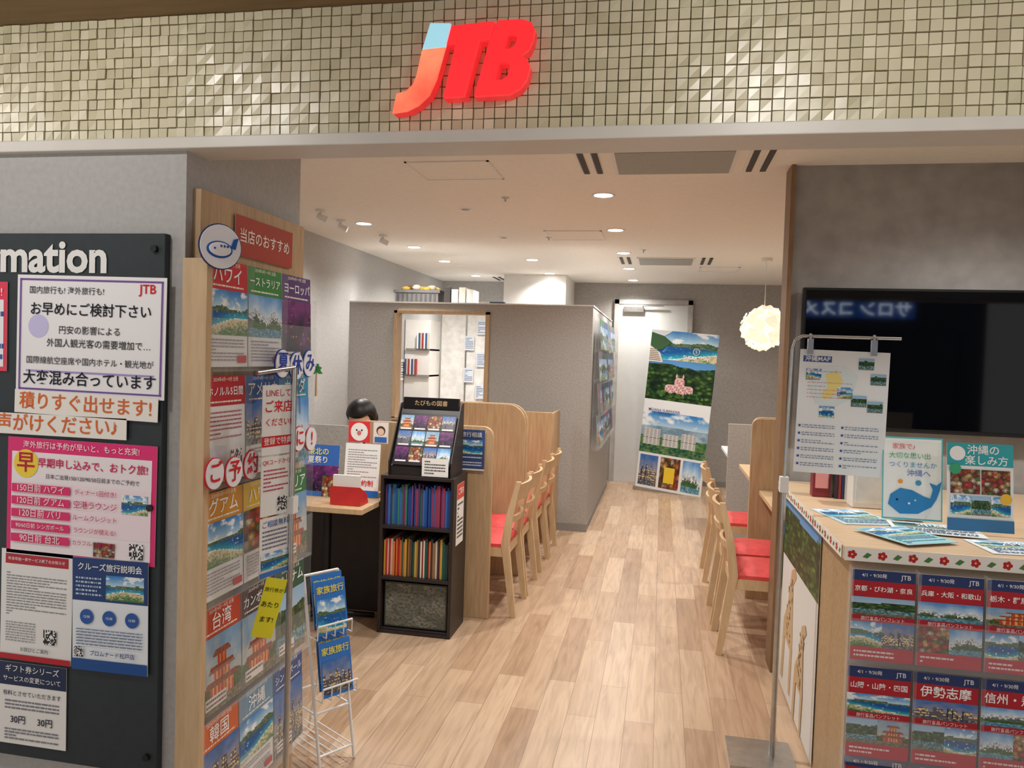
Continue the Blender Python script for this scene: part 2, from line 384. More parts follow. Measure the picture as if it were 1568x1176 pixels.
s.build('gift_notice_leaflet',(-1.745,Yb,.455))
s=Sheet(.2,.24,(235,60,90)); s.r(.05,.05,.95,.8,(245,245,250)).li(.3,.1,.95,.7,5,(40,80,160)).tx('込!',.85,.88,.24,(255,255,255)); s.build('campaign_leaflet',(-1.93,Yb,1.47))
# ============================================================ WALL BROCHURE RACK
k=MB()
k.box((-1.219,1.83,.0),(-1.197,2.42,1.965),oak)
k.box((-1.219,1.79,.0),(-1.15,1.815,1.78),oakd); k.box((-1.197,1.815,.02),(-1.15,1.822,1.79),acry)
k.box((-1.197,2.425,.05),(-1.15,2.43,1.72),acry)
rows=[1.50,1.185,.87,.555,.24]
for z in rows:
    k.box((-1.197,1.82,z-.012),(-1.148,2.43,z-.006),acry)
    k.box((-1.150,1.82,z-.012),(-1.147,2.43,z+.13),acry)
for yy in (2.022,2.224): k.box((-1.197,yy-.0015,.2),(-1.15,yy+.0015,1.79),acry)
rack=k.build('wall_brochure_rack')
s=Sheet(.34,.115,(176,66,54)); s.tx('当店のおすすめ',.5,.5,.88,(250,240,232),b=1); s.build('recommendation_sign',(-1.190,1.985,1.815),rz=pi/2)
BR=[[('ハワイ',(206,52,62),'sea'),('ーストラリア',(60,140,70),'mount'),('ヨーロッパ',(90,60,120),'night')],
    [('ホノルル5日間',(190,44,54),'food'),('アメリカ',(60,110,180),'city'),('カナダ',(70,150,190),'mount')],
    [('グアム',(214,150,60),'sea'),('ハワイ',(230,190,60),'food'),('イタリア',(60,130,80),'temple')],
    [('台湾',(200,70,44),'temple'),('カンボジア',(70,64,70),'temple'),('ベトナム',(40,90,70),'green')],
    [('韓国',(220,110,60),'city'),('沖縄',(120,160,190),'sea'),('シンガポール',(60,90,150),'city')]]
def brochure(title,col,kind,sd,w=.196,h=.29,style=0):
    s=Sheet(w,h,(236,236,234)); random.seed(sd)
    s.r(0,.72,1,1,col)
    s.tx(title,.5,.85,.92,(255,255,255),mh=.17,b=1).tx('2024年4月〜9月 出発',.5,.965,.7,(250,240,230)).li(.08,.74,.9,.775,1,(245,235,220))
    if style==0: s.p(0,.3,1,.72,kind,sd); s.li(.06,.05,.9,.27,7,(150,140,150),.35).r(.72,.04,.95,.11,(200,40,50))
    elif style==1: s.li(.08,.4,.9,.68,7,(180,100,110),.35); s.r(.08,.06,.5,.34,(220,220,225)); s.qr(.6,.1,.28)
    else: s.p(0,.0,1,.72,kind,sd); s.r(.08,.05,.6,.16,(238,236,230)); s.li(.1,.06,.58,.15,2,(120,80,80))
    return s
sd=3
for r,row in enumerate(BR):
    for c,(t,col,kind) in enumerate(row):
        sd+=1
        brochure(t,col,kind,sd,style=(1 if (r==1 and c==0) else (2 if (r==3 or c==2) else 0))).build('travel_brochure',(-1.166,1.826+c*.202,rows[r]),rz=pi/2,tilt=.03)
sw=M('sticker_white',(240,240,246),.5,noi=.01)
def bubble(name,chars,y0,z0,col,r=.042,dx=.075,X=-1.125):
    for i,ch in enumerate(chars):
        k=MB(); k.cyl((0,0,0),(0,-.003,0),r,sw,n=24)
        k.cyl((0,.0035,0),(0,.0,0),r*1.06,TC(tuple(col)),n=24)
        o=k.build(name,mat=Matrix.Translation((X,y0+i*dx,z0-(i%2)*.008))@Matrix.Rotation(pi/2,4,'Z'))
        txt(ch,r*1.55,col,o,0,0,-.0045,bold=.001,name='letter')
bubble('letter_sticker','夏休み',2.14,1.51,(40,70,170),.042,.09,X=-1.12)
bubble('letter_sticker','ご予約',1.80,1.225,(215,40,50),.040,.092)
bubble('letter_sticker','に!',2.27,1.27,(215,40,50),.038,.085)
k=MB(); k.cyl((0,0,0),(0,-.003,0),.056,sw,n=28); k.cyl((0,.003,0),(0,0,0),.059,TC((40,60,110)),n=28)
bl=TC((40,90,170)); 
k.ell((-.004,-.004,-.008),(.036,.003,.022),bl,20); k.ell((-.004,-.0065,-.007),(.031,.0025,.0175),sw,20)
k.prism([(.026,.0),(.034,.022),(.046,.026),(.042,.012),(.038,-.004)],-.004,-.008,bl)
k.ell((-.02,-.009,-.006),(.003,.002,.003),bl,8)
for i in range(3): k.box((-.005+i*.009,-.0095,-.002),(-.0+i*.009,-.0085,.004),bl)
k.build('whale_sticker',mat=Matrix.Translation((-1.12,1.80,1.81))@Matrix.Rotation(pi/2-.5,4,'Z'))
k=MB(); g=M('felt_green',(40,130,60),.8)
k.prism([(-.006,0),(.006,0),(.003,.08),(-.003,.08)],0,.003,oakd)
for a in range(6):
    t=pi*a/5; k.prism([(0,.08),(.022*math.cos(t)-.006*math.sin(t),.08+.022*math.sin(t)+.008),(.045*math.cos(t),.075+.035*math.sin(t)),(.022*math.cos(t)+.006*math.sin(t),.08+.02*math.sin(t)-.006)],-.001,.002,g)
k.build('palm_cutout',mat=Matrix.Translation((-1.13,2.40,1.40))@Matrix.Rotation(pi/2,4,'Z'))
# ============================================================ LEFT SIGN STAND
k=MB(); px,py=-1.06,2.10
k.cyl((px,py,0.01),(px,py,1.50),.009,steel,n=14)
k.tube([(px-.03,py-.16,1.485),(px,py,1.50)],.006,steel)
k.box((px-.014,py-.016,1.07),(px+.014,py+.016,1.12),whitem)
k.prism([(px+.14*math.cos(t*pi/8),py+.14*math.sin(t*pi/8)) for t in range(16)],0,.012,steel,axis='z')
st=k.build('sign_stand')
def hang(w,h,fn,loc,rz,roll=0):
    s=Sheet(w,h); fn(s); s.build('hanging_notice',loc,rz=rz,roll=roll)
hang(.125,.2,lambda s:s.tx('LINEして',.5,.88,.9,(190,40,60)).tx('ご来店',.5,.68,.9,(215,40,50),b=1).tx('ください!',.5,.46,.9,(215,40,50),b=1).r(0,.12,1,.27,(215,40,50)).tx('登録で特典',.5,.19,.9,(255,255,255)),(px-.036,py-.115,1.25),1.3)
hang(.12,.17,lambda s:s.tx('QRコードから',.5,.9,.9,(215,40,50)).li(.08,.4,.9,.8,6,(190,80,100),.4).qr(.55,.06,.35),(px-.036,py-.115,1.075),1.3)
hang(.12,.17,lambda s:s.tx('ご相談無料',.5,.88,.9,(40,90,170)).li(.08,.45,.9,.8,5,(110,120,150),.4).p(.05,.1,.95,.4,'sea',3).r(.0,0,1,.08,(60,120,200)),(px-.036,py-.115,.90),1.3)
s=Sheet(.06,.17,(240,232,50)); s.tx('旅行券が',.5,.8,.9,(30,30,30)).tx('あたり',.5,.55,.9,(30,30,30),b=1).tx('ます!',.5,.3,.8,(30,30,30),b=1); s.build('hanging_notice',(px-.05,py-.13,.74),rz=.7,roll=.25)
# ============================================================ WIRE MAGAZINE STAND (side-on A-frame)
SM=Matrix.Translation((-1.275,2.76,0))@Matrix.Rotation(1.0,4,'Z')
k=MB(); w2=.075
for xx in (-w2,w2):
    k.tube([(xx,-.16,.006),(xx,-.02,.70),(xx,.16,.006)],.006,whitem)
    k.cyl((xx,-.12,.2),(xx,.11,.2),.004,whitem)
for z,yy in ((.2,-.12),(.2,.11),(.70,-.02),(.05,-.15)): k.cyl((-w2,yy,z),(w2,yy,z),.005,whitem)
for z in (.26,.48):
    yb=-.16+z*.2
    for i in range(5):
        xx=-w2+2*w2*i/4; k.cyl((xx,yb-.06,z),(xx,yb,z),.0025,whitem); k.cyl((xx,yb-.06,z),(xx,yb-.062,z+.05),.0025,whitem)
    k.cyl((-w2,yb-.062,z+.05),(w2,yb-.062,z+.05),.004,whitem)
for i in range(6):
    xx=-w2+2*w2*i/5; k.cyl((xx,-.15,.05),(xx,.15,.05),.0025,whitem)
k.build('wire_magazine_stand',mat=SM)
for i,z in enumerate((.262,.482)):
    random.seed(i*3)
    for d in range(2):
        s=Sheet(.135,.20,(50,120,205)); s.p(.05,.05,.95,.66,'sea' if i else 'city',i+1+d).tx('家族旅行',.5,.82,.9,(250,230,60),b=1)
        s.build('travel_booklet',(0,0,0),mat=SM@Matrix.Translation((-.068,-.16+z*.2-.050+d*.022,z+.006+d*.02))@Matrix.Rotation(-.18,4,'X'))
# ============================================================ RIGHT COUNTER
k=MB(); cx0,cx1,cy0,cy1,ct=.60,2.55,2.62,4.04,.978
k.box((cx0+.03,cy0+.03,.0),(cx1-.02,cy1,ct-.045),tan); k.box((cx0,cy0,ct-.045),(cx1,cy1,ct),M('counter_top_oak',(196,170,138),.4,col2=(208,182,150),ns=5,stretch=(1.5,10,10)))
k.build('reception_counter',bevel=.003)
def floral(L,name,loc,rz):
    s=Sheet(L,.042,(240,238,230)); n=int(L/.045)
    for i in range(n):
        x=(i+.5)/n
        if i%2==0:
            for a in range(5): s.disc(x+.009/L*math.cos(a*1.257),.5+.2*math.sin(a*1.257),.006/L,(190,40,50),8); s.L-=1
            s.L+=1; s.disc(x,.5,.003/L,(245,200,90),8); s.L-=2
        else: s.poly([(x-.014/L,.35),(x,.25),(x+.014/L,.55),(x,.7)],(80,130,70)); s.L-=1
    s.build(name,loc,rz=rz)
floral(1.9,'floral_edging',(cx0,cy0-.003,ct-.044),0)
floral(1.38,'floral_edging',(cx0-.003,cy1-.01,ct-.044),-pi/2)
RZ=(.63,.32,.03)
k=MB(); k.box((.62,2.60,.0),(2.2,2.645,.925),acry)
for z in RZ: k.box((.615,2.545,z-.006),(2.2,2.62,z),acry); k.box((.615,2.545,z-.006),(2.2,2.548,z+.14),acry)
for i in range(9): k.box((.612+i*.195,2.545,.02),(.615+i*.195,2.60,.925),acry)
k.build('counter_brochure_rack')
RB=[['京都・びわ湖・奈良','兵庫・大阪・和歌山','栃木・群馬・新潟','箱根・熱海','東京'],['山陽・山陰・四国','伊勢志摩','信州・飛騨','九州','北陸'],['東北','北海道','静岡','山梨','関東']]
kk=['green','mount','temple','sea','food','sea','city','mount','green']
q=0
for r,z in enumerate(RZ):
    for c in range(5):
        q+=1; random.seed(50+q); s=Sheet(.186,.285,(225,225,225)); s.r(0,.88,1,1,(44,60,110)).tx('4/1・9/30発',.35,.94,.5,(250,250,250)).tx('JTB',.85,.94,.2,(255,255,255)).r(0,.70,1,.88,(176,38,50))
        s.tx(RB[r][c],.5,.79,.92,(255,255,255),mh=.13,b=1).p(0,.50,1,.70,kk[(q-1)%9],q).p(0,.15,.5,.43,kk[(q+2)%9],q+4).p(.5,.15,1,.43,kk[(q+5)%9],q+9).r(0,0,1,.15,(190,40,60)).li(.06,.03,.7,.12,2,(240,220,220)).r(0,.43,1,.50,(176,38,50)).tx('旅行商品パンフレット',.5,.465,.7,(250,235,235))
        s.build('regional_brochure',(.620+c*.195,2.582,z),tilt=.03)
s=Sheet(.9,.9,(222,222,220)); s.p(.0,.7,1,1,'trees',4,cell=.012)
br=(120,96,70)
for ox,oy,sc in ((.12,.05,1),(.5,.0,.8)):
    P=[(.0,.0),(.04,.32),(.14,.42),(.22,.62),(.32,.66),(.36,.62),(.28,.56),(.30,.38),(.32,.24),(.30,.0),(.25,.0),(.25,.22),(.1,.24),(.07,.0)]
    s.poly([(ox+a*sc,oy+b*sc) for a,b in P],(196,168,128))
    for i in range(22): s.disc(ox+(.16+random.uniform(-.06,.08)+i*.003)*sc,oy+(.26+i*.015)*sc,.011,br,7); s.L-=1
    s.L+=1
s.build('wildlife_poster',(cx0+.024,4.0,.01),rz=-pi/2)
def flyer(x,y,w,d,rot,c,kind,z,sd):
    random.seed(sd); s=Sheet(w,d,c); s.p(.05,.5,.95,.95,kind,sd).li(.08,.06,.92,.45,6,(90,120,150)).tx('沖縄',.5,.7,.4,(255,255,255))
    s.build('travel_flyer',(0,0,0),mat=Matrix.Translation((x,y,z+ct-.95))@Matrix.Rotation(rot,4,'Z')@Matrix.Rotation(-pi/2,4,'X'))
flyer(.68,2.98,.21,.29,.25,(180,215,225),'sea',.953,3); flyer(.83,2.90,.29,.2,-.1,(230,235,235),'green',.957,5)
flyer(1.05,2.66,.29,.2,.1,(225,235,240),'sea',.953,6); flyer(.80,2.66,.21,.24,.5,(150,205,215),'sea',.961,8); flyer(1.34,2.66,.21,.26,.0,(240,200,90),'food',.957,9)
s=Sheet(.21,.31,(246,250,248))
for a in ((0,0,1,.02),(0,.98,1,1),(0,0,.02,1),(.98,0,1,1)): s.r(*a,(90,190,200))
s.poly([(.10,.18),(.14,.30),(.3,.38),(.5,.36),(.7,.29),(.8,.27),(.84,.38),(.78,.46),(.9,.43),(.98,.48),(.96,.38),(.9,.26),(.82,.17),(.6,.08),(.3,.07)],(50,140,205)).disc(.25,.24,.022,(20,40,80)).disc(.45,.2,.02,(230,245,255)).disc(.55,.24,.015,(230,245,255)).disc(.6,.45,.05,(80,160,200)).disc(.3,.46,.04,(250,160,60))
s.tx('家族で♪',.35,.88,.45,(220,90,90)).tx('大切な思い出',.45,.77,.7,(60,170,120)).tx('つくりませんか',.5,.66,.8,(60,150,200)).tx('沖縄へ',.6,.56,.4,(70,110,190))
s.k.box((.05,.004,.0),(.16,.06,.006),whitem); s.build('whale_drawing_board',(.835,3.10,ct+.012),tilt=.12)
s=Sheet(.215,.31,(240,244,244)); s.r(0,.74,1,1,(52,170,180)).tx('沖縄の',.55,.92,.5,(255,255,255),b=1).tx('楽しみ方',.6,.8,.66,(255,255,255),b=1).disc(.16,.88,.12,(250,250,250)).p(.05,.42,.5,.7,'food',3).p(.52,.42,.95,.7,'food',8).p(.05,.18,.36,.4,'sea',3).p(.37,.18,.65,.4,'green',3).p(.66,.18,.95,.4,'sea',6).r(0,0,1,.14,(60,120,170)).disc(.12,.7,.09,(60,170,120)).disc(.88,.38,.09,(240,190,60))
s.k.box((.02,.004,0),(.19,.07,.006),acry); s.build('island_guide_brochure',(1.015,2.96,ct+.012),tilt=.14)
s=Sheet(.215,.31,(90,160,210)); s.r(0,.7,1,1,(235,235,240)).p(0,.05,1,.7,'sea',12).tx('夏の旅',.5,.86,.8,(220,60,80)); s.build('island_guide_brochure',(1.27,2.96,ct+.012),tilt=.14)
k=MB(); k.box((.79,3.36,ct+.001),(.93,3.46,ct+.21),white); k.box((.80,3.355,ct+.02),(.92,3.362,ct+.19),M('box_label',(220,218,214),.5)); k.build('storage_box',bevel=.003)
k=MB(); k.box((.675,3.58,ct+.001),(.75,3.64,ct+.145),M('maroon_card',(130,40,50),.5)); k.box((.685,3.575,ct+.04),(.74,3.582,ct+.11),PRINT,(220,150,150)); k.build('card_box',bevel=.002)
k=MB()
for i in range(4): k.box((.765+i*.013,3.56,ct+.001),(.776+i*.013,3.7,ct+.14+.01*(i%3)),SPINE,[(60,50,60),(150,60,60),(50,60,90),(200,200,200)][i])
k.build('catalog_stack')
# ============================================================ HANGING MAP POSTER STAND
k=MB(); sx,sy=.485,3.14
k.cyl((sx,sy,.01),(sx,sy,1.08),.011,steel,n=14); k.cyl((sx,sy,1.08),(sx+.01,sy,1.62),.007,steel,n=12)
k.tube([(sx+.01,sy,1.62),(sx+.02,sy,1.655),(sx+.045,sy,1.67),(.885,sy,1.668)],.006,steel)
k.box((sx-.016,sy-.016,1.06),(sx+.016,sy+.016,1.12),whitem)
k.prism([(sx-.17+.0,sy-.12),(sx+.08,sy-.12),(sx+.08,sy+.12),(sx-.17,sy+.12)],0,.014,steel,axis='z')
for xx in (.56,.79): k.box((xx-.01,sy-.012,1.60),(xx+.01,sy+.008,1.66),steel); k.cyl((xx,sy,1.66),(xx,sy,1.68),.005,steel)
k.build('poster_stand')
random.seed(5)
s=Sheet(.325,.475,(238,243,247)); s.r(.04,.9,.36,.95,(60,90,160)).tx('沖縄MAP',.2,.925,.28,(255,255,255),b=1)
s.poly([(.2,.86),(.5,.88),(.66,.8),(.6,.62),(.45,.55),(.2,.56),(.12,.7)],(222,236,240))
s.poly([(.3,.80),(.42,.84),(.5,.76),(.44,.68),(.38,.62),(.3,.6),(.26,.64),(.33,.7)],(240,224,140))
for (a,b) in ((.66,.9),(.8,.78),(.44,.66),(.6,.60),(.25,.50),(.78,.56),(.08,.80)): s.p(a,b-.045,a+.17,b+.045,'sea' if a<.6 else 'green',a*9); s.L-=1
s.L+=1
for i in range(6):
    for j in range(2): s.li(.07+j*.48,.05+i*.062,.44+j*.48,.085+i*.062,2,(130,145,170),.4); s.disc(.04+j*.48,.07+i*.062,.015,(60,90,170),8); s.L-=2
s.li(.1,.6,.6,.84,8,(215,160,160),.2)
s.build('map_poster',(.515,sy-.014,1.145),tilt=.03,roll=.02)
# ============================================================ TV
k=MB(); k.box((.67,3.99,1.25),(1.90,4.03,1.94),M('tv_bezel',(14,14,16),.35,noi=.02)); k.box((.685,3.984,1.27),(1.885,3.991,1.928),M('tv_screen_glass',(4,5,9),.04,noi=.01,spec=.3)); k.box((1.1,4.03,1.4),(1.5,4.058,1.8),darkm)
tv=k.build('television')
# ============================================================ BACK OFFICE PARTITION
k=MB(); py0,py1=6.9,7.02; ph=2.03
k.box((-2.93,py0,0),(-2.47,py1,ph),wallg); k.box((-1.58,py0,0),(-.62,py1,ph),wallg)
k.box((-2.47,py0,1.95),(-1.58,py1,ph),wallg); k.box((-2.47,py0,0),(-1.58,py1,.95),wallg)
k.box((-.74,py1,0),(-.62,9.5,ph),wallg)
k.box((-2.93,py0-.005,ph),(-.615,py1,ph+.012),white); k.box((-.745,py1,ph),(-.615,9.5,ph+.012),white)
for a in ((-2.48,.95,-2.45,1.96),(-1.60,.95,-1.56,1.96),(-2.48,1.935,-1.56,1.96),(-2.48,.93,-1.56,.96)): k.box((a[0],py0-.015,a[1]),(a[2],py1+.01,a[3]),oak)
k.box((-.62,py0,0),(-.612,9.5,.07),skirt); k.box((-1.0,py0-.01,0),(-.615,py0,.07),skirt)
k.build('wall_partition')
box('wall_column',(-1.9,9.1,0),(-1.15,10,2.55),white)
k=MB(); k.box((-2.92,8.5,0),(-2.62,8.9,1.95),white)
for z in (.5,.9,1.3,1.6): k.box((-2.9,8.47,z),(-2.62,8.9,z+.02),skirt)
for i in range(14): k.box((-2.9+i*.02,8.45,1.32+.3*(i//7)),(-2.885+i*.02,8.5,1.5+.3*(i//7)),SPINE,[(60,90,150),(210,200,180),(170,60,60),(240,240,240)][i%4])
k.build('office_cabinet')
k=MB(); k.box((-2.6,8.9,0),(-2.02,8.94,2.2),M('office_panel_white',(238,238,236),.4)); k.box((-2.02,8.88,.0),(-1.84,8.94,2.2),M('blue_gray_panel',(64,78,98),.4)); k.box((-2.3,8.88,.0),(-2.285,8.90,2.2),steel); k.build('office_screen_panel')
for i,(a,z) in enumerate(((-2.45,1.66),(-2.40,1.40),(-2.42,1.12),(0,1.5),(0,1.25))):
    s=Sheet(.21,.24); s.li(.1,.1,.9,.9,7); s.build('office_memo',(-2.925,7.3+i*.27,z),rz=pi/2)
for i in range(5):
    s=Sheet(.12,.17,(225,232,240)); s.li(.1,.1,.9,.9,7,(90,120,170)); s.build('office_memo',(-2.16-.15*(i%2),8.875,1.05+.19*i))
k=MB(); bb=M('storage_gray',(92,90,90),.7); k.box((-2.62,7.3,2.047),(-2.18,7.6,2.18),bb); k.box((-2.64,7.29,2.16),(-2.16,7.62,2.19),bb)
for i in range(9): k.box((-2.6+i*.047,7.295,2.06),(-2.58+i*.047,7.30,2.15),M('storage_gray_dark',(66,64,64),.7))
k.build('storage_tub',bevel=.004)
k=MB(); ye=M('yellow_cloth',(206,168,66),.8); bw=M('brown_cloth',(120,92,58),.8); random.seed(3)
for i in range(9):
    k.ell((-2.54+i*.036,7.38+.05*(i%3),2.205+.012*(i%2)),(.045,.04,.022+.012*random.random()),(ye,bw,ye,M('cream_cloth',(220,210,190),.8))[i%4],12,8,lambda p,q:q*(1+.25*noise.noise(p*2+Vector((i,0,0)))))
k.build('folded_cloth_pile')
k=MB()
for i in range(4): k.box((-2.12+i*.075,7.3,2.046),(-2.055+i*.075,7.55,2.22-.02*(i%2)),SPINE,[(60,55,55),(235,235,232),(225,222,210),(240,240,238)][i])
k.build('file_binders',bevel=.003)
box('office_shelf',(-2.93,7.25,1.99),(-1.7,7.65,2.045),white)
k=MB(); k.box((-.611,7.05,.75),(-.60,9.3,1.95),acry)
for r in range(4): k.box((-.61,7.05,.74+r*.3),(-.52,9.3,.75+r*.3),acry); k.box((-.525,7.05,.74+r*.3),(-.52,9.3,.86+r*.3),acry)
k.box((-.611,7.04,.72),(-.53,7.045,1.97),acry)
k.build('aisle_brochure_rack')
for r in range(4):
    for c in range(9):
        random.seed(r*20+c+400)
        s=Sheet(.22,.28,(190,195,200)); cl=random.choice([(160,50,50),(30,70,150),(40,110,70),(24,46,110),(40,90,140)])
        s.r(0,.75,1,1,cl).p(0,.0,1,.75,random.choice(['sea','city','night','green','temple']),r*9+c,cell=.015); s.build('travel_brochure',(-.55,7.08+c*.245,.755+r*.3),rz=pi/2,tilt=.08)
# ============================================================ DOOR
k=MB(); dm=M('door_gray_white',(206,206,204),.5,noi=.01)
k.box((-.56,9.955,.0),(.30,9.985,2.28),dm)
for a in ((-.62,0,-.56,2.34),(.30,0,.36,2.34),(-.62,2.28,.36,2.34)): k.box((a[0],9.94,a[1]),(a[2],9.998,a[3]),M('door_frame',(170,166,162),.5))
k.box((-.5,9.90,2.18),(-.25,9.955,2.25),steel); k.box((-.27,9.88,2.25),(0,9.9,2.265),steel)
k.cyl((.22,9.955,1.0),(.22,9.91,1.0),.012,steel); k.box((.12,9.90,.99),(.23,9.915,1.01),steel)
k.build('door_1',bevel=.002)
# ============================================================ ROLL-UP BANNER
s=Sheet(.80,1.9,(240,240,240)); s.p(0,.80,1,1,'sea',17,cell=.008).p(0,.56,1,.82,'trees',5,cell=.008)
s.r(0,.44,1,.565,(244,246,248)).p(0,.22,1,.49,'tower',6,cell=.008).r(0,0,1,.225,(238,238,238)).p(.03,.015,.31,.21,'city',2,cell=.01).p(.35,.015,.65,.21,'food',2,cell=.01).p(.69,.015,.97,.21,'mount',6,cell=.01)
pk=(232,184,182); dk=(176,104,110)
def hs(pts): return [(.5+(a-.5)*.62,.655+(b-.655)*.66) for a,b in pts]
s.poly(hs([(.16,.575),(.84,.575),(.84,.66),(.78,.675),(.62,.675),(.62,.72),(.58,.745),(.42,.745),(.38,.72),(.38,.675),(.22,.675),(.16,.66)]),pk)
s.poly(hs([(.56,.745),(.60,.745),(.60,.765),(.58,.785),(.56,.765)]),pk).poly(hs([(.40,.745),(.44,.745),(.44,.765),(.42,.785),(.40,.765)]),pk)
for r in range(7):
    for c in range(13):
        xx=.19+c*.05; yy=.585+r*.021
        if yy<.66 or .39<xx<.6:
            (a0,b0),(a1,b1)=hs([(xx,yy),(xx+.022,yy+.012)]); s.q(a0,b0,a1,b1,dk if (r+c)%3 else (250,240,238),s.L)
s.L+=1
random.seed(21)
for i in range(34):
    xx=.16+i*.021; s.disc(xx,.598+random.uniform(0,.02),random.uniform(.018,.04),random.choice([(40,84,42),(70,120,56),(30,66,36),(100,140,66)]),7); s.L-=1
s.L+=1
s.poly([(0,.86),(.18,.88),(.32,.93),(.2,.965),(0,.985)],(60,96,60)).poly([(0,.985),(.2,.965),(.32,1),(0,1)],(230,236,240)).poly([(.0,.80),(.22,.80),(.16,.86),(0,.9)],(225,222,215))
for i in range(7): s.q(.0,.81+i*.011,.18-.012*i,.815+i*.011,(150,120,100),s.L)
s.L+=1
s.tx('SHERATON',.70,.845,.36,(255,255,255),b=1).tx('Resorts',.70,.825,.16,(255,255,255)); s.disc(.70,.885,.05,(240,245,250)).disc(.70,.885,.042,(40,110,150)).tx('S',.7,.885,.04,(255,255,255)).tx('MOANA SURFRIDER',.32,.50,.5,(30,60,120)).tx('A WESTIN RESORT',.3,.482,.3,(60,80,120)).r(.42,.05,.58,.15,(240,206,60))
b=s.build('rollup_banner',(-.26,9.42,.048),rz=-.30,roll=.075)
k=MB(); k.box((-.02,-.03,-.045),(.82,.08,.0),steel); k.cyl((.4,.05,0),(.4,.05,1.9),.008,steel)
k.build('banner_base',parent=b)
# ============================================================ CHAIRS
def chair(loc,rz):
    k=MB(); W=.20
    for sy_ in (-1,1):
        y=sy_*(W-.012); t=.0135
        P=[(.255,.0,.017),(.195,.43,.024),(.215,.60,.021),(.265,.815,.014)]
        for (xa,za,ra),(xb,zb,rb) in zip(P[:-1],P[1:]):
            k.hexa([(xa-ra,y-t,za),(xa+ra,y-t,za),(xa+ra,y+t,za),(xa-ra,y+t,za)],[(xb-rb,y-t,zb),(xb+rb,y-t,zb),(xb+rb,y+t,zb),(xb-rb,y+t,zb)],oakd)
        k.hexa([(-.215,y-t,0),(-.185,y-t,0),(-.185,y+t,0),(-.215,y+t,0)],[(-.205,y-t,.42),(-.155,y-t,.42),(-.155,y+t,.42),(-.205,y+t,.42)],oakd)
        k.box((-.18,y-.01,.36),(.19,y+.01,.415),oakd)
    k.box((-.19,-W+.02,.36),(-.165,W-.02,.415),oakd); k.box((.18,-W+.02,.36),(.205,W-.02,.415),oakd)
    n=8; vs=[];fs=[]
    for i in range(n+1):
        for j in range(n+1):
            u=-1+2*i/n; v=-1+2*j/n; vs.append((-.01+u*.205,v*.195,.435+.028*(1-u**6)*(1-v**6)))
    for i in range(n):
        for j in range(n): a=i*(n+1)+j; fs.append((a,a+1,a+n+2,a+n+1))
    k.add(vs,fs,red,sm=True); k.box((-.215,-.195,.412),(.195,.195,.436),red)
    for z0,z1,xo in ((.70,.80,.245),(.56,.60,.21)):
        m=6
        for i in range(m):
            a=-1+2*i/m; b=-1+2*(i+1)/m; xa=xo+.03*(1-a*a); xb=xo+.03*(1-b*b); dz=(z1-z0)*.22
            k.hexa([(xa-.009,a*(W-.02),z0),(xa+.009,a*(W-.02),z0),(xb+.009,b*(W-.02),z0),(xb-.009,b*(W-.02),z0)],[(xa-.009+dz,a*(W-.02),z1),(xa+.009+dz,a*(W-.02),z1),(xb+.009+dz,b*(W-.02),z1),(xb-.009+dz,b*(W-.02),z1)],oakd)
    k.build('dining_chair',loc,rz)
for y in (4.66,5.10,5.68,6.12): chair((-1.07,y,0),0)
for y in (4.40,4.88,5.78): chair((.61,y,0),pi)
# ============================================================ CONSULTATION COUNTER LEFT
def rpan(k,x0,x1,z1,y0,y1,m,r=.14,left=False,z0=0):
    pts=[(x0,z0),(x1,z0)]
    if left:
        pts=[(x1,z0),(x1,z1)]+[(x0+r-r*math.sin(t*pi/12),z1-r+r*math.cos(t*pi/12)) for t in range(7)]+[(x0,z0)]
    else:
        pts+=[(x1-r+r*math.cos(t*pi/12),z1-r+r*math.sin(t*pi/12)) for t in range(7)]+[(x0,z1)]
    k.prism(pts,y0,y1,m)
k=MB()
rpan(k,-1.75,-.955,1.14,4.40,4.435,oak,.06)
rpan(k,-1.75,-.93,1.22,5.34,5.37,oak,.13); rpan(k,-1.75,-.93,1.22,5.44,5.46,oakd,.13)
rpan(k,-1.75,-.87,1.10,6.38,6.42,oak,.02); k.box((-.89,6.42,0),(-.87,6.80,1.10),tan)
k.box((-1.75,4.44,.70),(-1.20,5.33,.73),oakd); k.box((-1.75,5.48,.70),(-1.20,6.37,.73),oakd)
k.box((-1.42,4.44,.02),(-1.40,6.37,.70),oak)
k.build('consultation_desk',bevel=.003)
s=Sheet(.16,.24,(60,80,130)); s.p(.08,.4,.92,.75,'sea',2).tx('旅行相談',.5,.87,.8,(255,255,255)).li(.1,.1,.9,.35,4,(220,225,235)); s.r(0,0,1,.04,(230,230,230)); s.build('desk_notice',(-1.16,4.385,.88))
k=MB(); bx0,bx1,by0,by1=-1.5,-1.08,4.02,4.31
k.box((bx0,by0,0),(bx0+.018,by1,.88),black); k.box((bx1-.018,by0,0),(bx1,by1,.88),black); k.box((bx0,by1-.01,0),(bx1,by1,.88),black)
for z in (.0,.30,.585,.862): k.box((bx0+.018,by0,z),(bx1-.018,by1-.01,z+.018),black)
k.box((bx0+.018,by0+.01,.018),(bx1-.018,by0+.02,.03),black)
k.build('bookcase',bevel=.0015)
k=MB(); random.seed(11)
for z0,hh,pal in ((.604,.235,[(40,80,150),(60,110,180),(120,70,130),(60,140,110),(150,60,90),(40,50,90),(90,60,110)]),(.319,.22,[(200,160,60),(180,50,50),(225,215,200),(60,60,70),(150,110,70),(210,120,60),(40,90,80)])):
    x=bx0+.022
    while x<bx1-.03:
        w=random.uniform(.006,.014); h=hh*random.uniform(.86,1); c=random.choice(pal)
        k.box((x,by0+.02+random.uniform(0,.015),z0),(x+w-.0008,by1-.03,z0+h),SPINE,c); x+=w
k.build('books')
